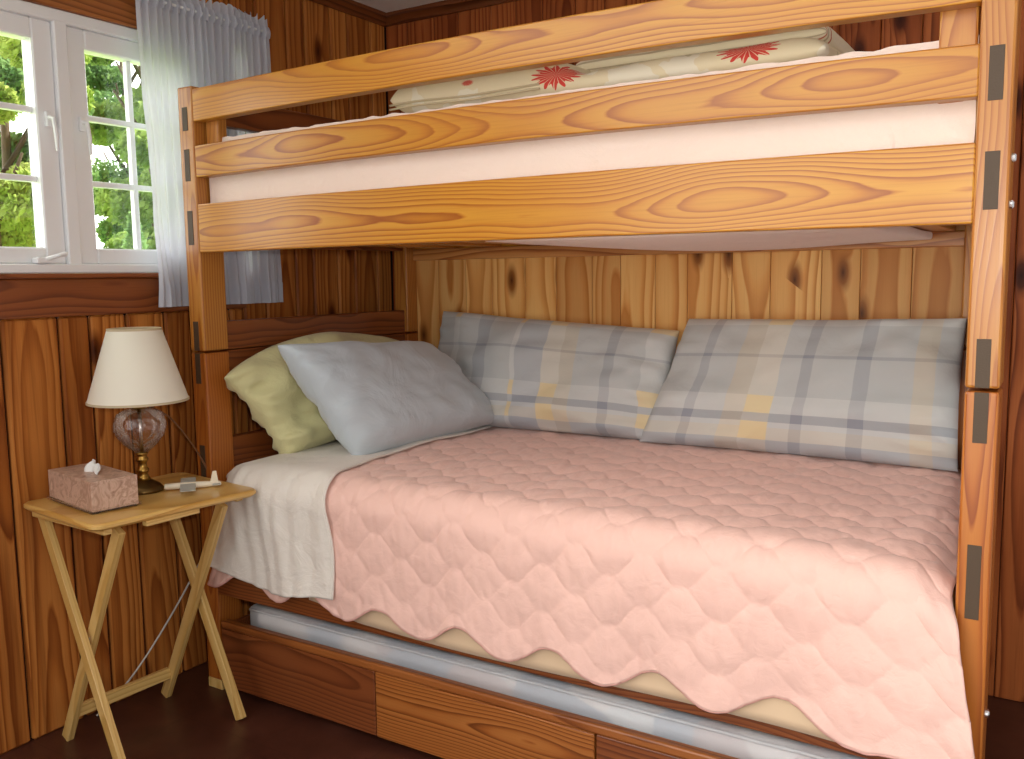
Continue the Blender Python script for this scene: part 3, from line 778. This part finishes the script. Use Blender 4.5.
for rr, z in ((.130, .253), (.069, .447)):
    bm = bmesh.new(); lathe(bm, [(rr+.0012, z-.003), (rr+.0012, z+.003), (rr-.003, z+.003), (rr-.003, z-.003), (rr+.0012, z-.003)], 64)
    obj('shade_rim', bm, M['tan'], shd, True)
bm = bmesh.new()
for k in range(3):
    a = 2*PI*k/3; tube(bm, [(.016*math.cos(a), .016*math.sin(a), .44), (.069*math.cos(a), .069*math.sin(a), .443)], .0015, 6)
tube(bm, [(0, .017, .27), (0, .045, .34), (0, .03, .41), (0, .0, .436), (0, -.03, .41), (0, -.045, .34), (0, -.017, .27)], .0018, 6)
obj('harp', bm, M['brass'], lp, True)
# cord: from the socket back over the table edge, then down to the wall
def spline(P, n=10):
    P = [Vector(p) for p in P]; out = []
    Q = [P[0]]+P+[P[-1]]
    for i in range(1, len(Q)-2):
        for k in range(n):
            s = k/n; a, b_, c, d_ = Q[i-1:i+3]
            out.append(.5*((2*b_)+(c-a)*s+(2*a-5*b_+4*c-d_)*s*s+(3*b_-a-3*c+d_)*s**3))
    return out+[P[-1]]
Lp = Vector(lp.location)
bm = bmesh.new(); tube(bm, [p-Lp for p in spline([(.01, -.225, .915), (-.02, -.12, .86), (-.03, -.04, .77), (-.02, .0, .69), (-.015, .005, .655)])], .0028, 8)
cd = obj('cord', bm, M['cordbrown'], lp, True)
bm = bmesh.new(); tube(bm, [p-Lp for p in spline([(-.015, .005, .655), (-.02, .008, .58), (-.03, .0, .46), (-.09, -.04, .32), (-.15, -.10, .18), (-.165, -.18, .09), (-.185, -.24, .03), (-.18, -.30, .0035)])], .0028, 8)
o = obj('cord_tail', bm, M['cordclear'], cd, True); o.location = (0, 0, 0)
o['label'] = 'silvery lower length of the lamp cord'

# ------------------------------------------------------------------ tissue box in acrylic holder
t = NT('marbled_card'); tc = t.add('ShaderNodeTexCoord').outputs['Object']
n = t.noise(tc, 16, 6, .6, 2.0).outputs[0]
t.bsdf(t.ramp(n, [(.3, srgb(150, 112, 92)), (.45, srgb(212, 180, 160)), (.55, srgb(176, 140, 120)), (.7, srgb(224, 196, 176))]), .4); M['marble'] = t.m
tx = thing('tissue_box', 'marbled brown tissue box on a clear footed tray on the tray table', 'tissue box', (-.004, -.378, TZ), math.radians(-9))
bm = bmesh.new(); box(bm, -.1258, .1258, -.0598, .0598, .006, .0825, .002); obj('carton', bm, M['marble'], tx)
bm = bmesh.new(); box(bm, -.131, .131, -.065, .065, .004, .0058, .0006)
for a_ in ((-.131, .131, -.065, -.0632), (-.131, .131, .0632, .065), (-.131, -.1292, -.063, .063), (.1292, .131, -.063, .063)): box(bm, *a_, .006, .013, .0005)
obj('acrylic_holder', bm, M['acrylic'], tx)
for sx in (-1, 1):
    for sy in (-1, 1):
        bm = bmesh.new(); box(bm, sx*.11-.013, sx*.11+.013, sy*.05-.009, sy*.05+.009, .0003, .0038, .001); obj('foot', bm, M['acrylic'], tx)
def tis(u, v):
    a = 2*PI*u*.9; rr = (.010+.022*v)*(1+.4*math.sin(3*a)); h = .03*v*(1+.35*math.sin(a+1)) 
    return (1.5*rr*math.cos(a), rr*math.sin(a)*.7+.008*v, .077+h+.010*v*v)
def tis(u, v):
    a = u*2-1; return (.052*a*(1-.65*v), .010*math.sin(a*5+v*3)*(1-.4*v)+.008*v, .081+.032*v*(1-.55*a*a)+.004*math.sin(a*9))
bm = bmesh.new(); grid(bm, 30, 14, tis); o = obj('tissue', bm, M['tissue'], tx, True); md = o.modifiers.new('s', 'SOLIDIFY'); md.thickness = .0012

# ------------------------------------------------------------------ toy plane
ap = thing('toy_airplane', 'small cream toy airplane with clear wings lying on the tray table', 'toy', (.095, -.14, TZ), math.radians(51))
bm = bmesh.new(); tube(bm, [(-.076, 0, .0105), (-.074, 0, .0105), (-.03, 0, .0105), (.03, 0, .0095), (.07, 0, .0085), (.074, 0, .0085)], [.005, .0085, .0095, .009, .006, .004], 12); obj('fuselage', bm, M['cream_plastic'], ap, True)
bm = bmesh.new(); box(bm, -.034, .006, -.10, .075, .0150, .0164, .0005); obj('wing', bm, clear('tinted_wing', (.90, .91, .90, 1), .12, .1, (.6, srgb(218, 220, 212))), ap)
bm = bmesh.new(); vs = [(.044, .012), (.066, .012), (.062, .045), (.052, .045)]
for sy in (-.0015, .0015): pass
A = [bm.verts.new((x, -.0016, z)) for x, z in vs]; B = [bm.verts.new((x, .0016, z)) for x, z in vs]
bm.faces.new(A); bm.faces.new(B[::-1])
for k in range(4): bm.faces.new((A[k], B[k], B[(k+1) % 4], A[(k+1) % 4]))
obj('tail_fin', bm, M['cream_plastic'], ap)
bm = bmesh.new(); box(bm, .05, .072, -.024, .024, .009, .0108, .0006); obj('tailplane', bm, bpy.data.materials['tinted_wing'], ap)

# ------------------------------------------------------------------ outdoors
t = NT('lawn'); tc = t.add('ShaderNodeTexCoord').outputs['Object']
t.bsdf(t.ramp(t.noise(tc, 3, 8, .7).outputs[0], [(.3, srgb(120, 150, 70)), (.7, srgb(176, 200, 110))]), .9); M['lawn'] = t.m
tag(boxo('lawn_ground', -45, XW-.12, -12, 45, -.9, -.6, M['lawn'], bev=0), kind='structure')
def leafmat(name, c1, c2):
    t = NT(name); oi = t.add('ShaderNodeTexCoord').outputs['Object']
    c = t.ramp(t.noise(oi, 2.6, 4).outputs[0], [(.35, c1), (.65, c2)])
    d1 = t.add('ShaderNodeBsdfDiffuse', {'Color': c}); d2 = t.add('ShaderNodeBsdfTranslucent', {'Color': c})
    mx = t.add('ShaderNodeMixShader', {0: .4, 1: d1.outputs[0], 2: d2.outputs[0]}); t.l.new(mx.outputs[0], t.out.inputs[0]); return t.m
M['leafA'] = leafmat('leaves_mid', srgb(126, 156, 84), srgb(182, 204, 120))
M['leafB'] = leafmat('leaves_deep', srgb(106, 142, 92), srgb(156, 186, 118))
M['leafC'] = leafmat('leaves_lime', srgb(150, 176, 84), srgb(206, 214, 130))
M['conif'] = leafmat('leaves_conifer', srgb(140, 176, 116), srgb(190, 214, 150))
M['bark'] = plain('bark', srgb(92, 74, 58), .9, bump=(20, .6, .03))
def leaves(bm, c, rad, n, size, rnd, shape='ball'):
    for _ in range(n):
        if shape == 'ball':
            d = Vector((rnd.gauss(0, 1), rnd.gauss(0, 1), rnd.gauss(0, 1))).normalized()*(rnd.random()**.4)
            p = Vector(c)+Vector((d.x*rad[0], d.y*rad[1], d.z*rad[2]))
        else:
            h = rnd.random()**1.4; a = rnd.random()*2*PI; rr = rad[0]*(1-h)*(.55+.45*rnd.random())
            p = Vector(c)+Vector((rr*math.cos(a), rr*math.sin(a), h*rad[2]))
        n1 = Vector((rnd.gauss(0, 1), rnd.gauss(0, 1), rnd.gauss(0, 1))).normalized(); n2 = n1.orthogonal().normalized(); n3 = n1.cross(n2)
        s = size*rnd.uniform(.6, 1.3)
        bm.faces.new([bm.verts.new(p+s*q) for q in (n2, n3*.55, -n2, -n3*.55)])
def tree(name, label, loc, height, spread, mat, n, seed, size=.13, conic=False, trunk=.14, group='trees outside the window'):
    rnd = random.Random(seed)
    o = thing(name, label, 'tree', loc, rnd.random()*6, group)
    bm = bmesh.new(); tube(bm, [(0, 0, 0), (.05*spread, 0, height*.35), (0, .05*spread, height*.8)], [trunk, trunk*.8, trunk*.3], 8)
    if not conic:
        for k in range(6):
            a = k*1.05; z = height*(.3+.08*k); tube(bm, [(0, 0, z), (spread*.5*math.cos(a), spread*.5*math.sin(a), z+height*.16)], [trunk*.45, trunk*.15], 6)
    obj('trunk', bm, M['bark'], o, True)
    bm = bmesh.new()
    if conic: leaves(bm, (0, 0, .1), (spread, spread, height), n, size, rnd, 'cone')
    else:
        for k in range(14):
            a = rnd.random()*2*PI; rr = spread*rnd.uniform(.15, .75); z = height*rnd.uniform(.22, .92)
            q = spread*rnd.uniform(.3, .5); leaves(bm, (rr*math.cos(a), rr*math.sin(a), z), (q, q, q*.7), n//14, size, rnd)
    obj('foliage', bm, mat, o)
    return o
G = -.6
tree('conifer', 'small pointed pale conifer on the lawn seen through the right sash', (-8.0, 5.55, G), 2.6, .75, M['conif'], 5000, 1, .07, True, .05, None)
tl_ = [(-12.0, 6.0, 7.0, 1.35, 'leafC'), (-12.2, 9.2, 7.5, 1.4, 'leafA'), (-16.5, 8.8, 9, 1.7, 'leafB'), (-16.6, 12.4, 9, 1.7, 'leafA'), (-21.5, 11.0, 10, 2.0, 'leafA'), (-21.5, 15.3, 10.5, 2.0, 'leafB')]
side = ['seen through the left sash', 'seen through the right sash behind the small conifer', 'farther back behind the left sash', 'farther back behind the right sash', 'in the last row behind the left sash', 'in the last row behind the right sash']
for i, (x, y, h, s, m) in enumerate(tl_):
    kind = {'leafA': 'mid green leafy', 'leafB': 'deep green leafy', 'leafC': 'sunlit lime green'}[m]
    tree('leafy_tree', f'{kind} tree outside the window, {side[i]}', (x, y, G), h, s, M[m], 30000, 20+i, .075)

# ------------------------------------------------------------------ light
w = bpy.data.worlds.new('daylight'); sc.world = w; w.use_nodes = True
nt = w.node_tree; nt.nodes.clear()
ou = nt.nodes.new('ShaderNodeOutputWorld'); bg = nt.nodes.new('ShaderNodeBackground')
# hazy sky: brightest low over the garden side (-x), softer elsewhere
tcw = nt.nodes.new('ShaderNodeTexCoord'); sx = nt.nodes.new('ShaderNodeSeparateXYZ'); nt.links.new(tcw.outputs['Generated'], sx.inputs[0])
mr = nt.nodes.new('ShaderNodeMapRange'); mr.inputs[1].default_value = .3; mr.inputs[2].default_value = -.8; mr.inputs[3].default_value = .71; mr.inputs[4].default_value = 6.0
nt.links.new(sx.outputs[0], mr.inputs[0]); nt.links.new(mr.outputs[0], bg.inputs[1])
bg.inputs[0].default_value = (1.0, .985, .95, 1)
nt.links.new(bg.outputs[0], ou.inputs[0])
def light(name, typ, loc, energy, col=(1, 1, 1), rot=None, **kw):
    l = bpy.data.lights.new(name, typ); l.energy = energy; l.color = col
    for k, v in kw.items(): setattr(l, k, v)
    o = bpy.data.objects.new(name, l); o.location = loc
    if rot: o.rotation_euler = rot
    COL.objects.link(o); return o
s = light('sun', 'SUN', (0, 0, 6), 11.0, (1, .95, .85), angle=.02)
s.rotation_euler = Vector((.45, .9, 1.05)).to_track_quat('Z', 'Y').to_euler()

# ------------------------------------------------------------------ camera
CX = Vector((2.1551, -1.766, 1.2449)); yaw, pit, rol = .5562, -.1135, -.0134
fw = Vector((-math.sin(yaw)*math.cos(pit), math.cos(yaw)*math.cos(pit), math.sin(pit)))
rr = Vector((math.cos(yaw), math.sin(yaw), 0)); uu = rr.cross(fw)
R = rr*math.cos(rol)+uu*math.sin(rol); U = -rr*math.sin(rol)+uu*math.cos(rol)
cam = bpy.data.cameras.new('camera'); co = bpy.data.objects.new('camera', cam); COL.objects.link(co)
Mx = Matrix((R, U, -fw)).transposed().to_4x4(); Mx.translation = CX; co.matrix_world = Mx
cam.sensor_width = 36; cam.lens = 903.45*36/1024; cam.clip_start = .05; cam.clip_end = 200
sc.camera = co
# the camera's own flash, just above and right of the lens
fl = light('camera_flash', 'AREA', CX + U*.07 + R*.045 + fw*.02, 9.5, (1, .97, .92), size=.035, shape='DISK')
fl.matrix_world = Matrix.Translation(fl.location) @ Matrix((R, U, -fw)).transposed().to_4x4()

sc.view_settings.view_transform = 'Standard'; sc.view_settings.look = 'None'
sc.view_settings.exposure = 0.0; sc.view_settings.gamma = 1.0; sc.view_settings.use_curve_mapping = False
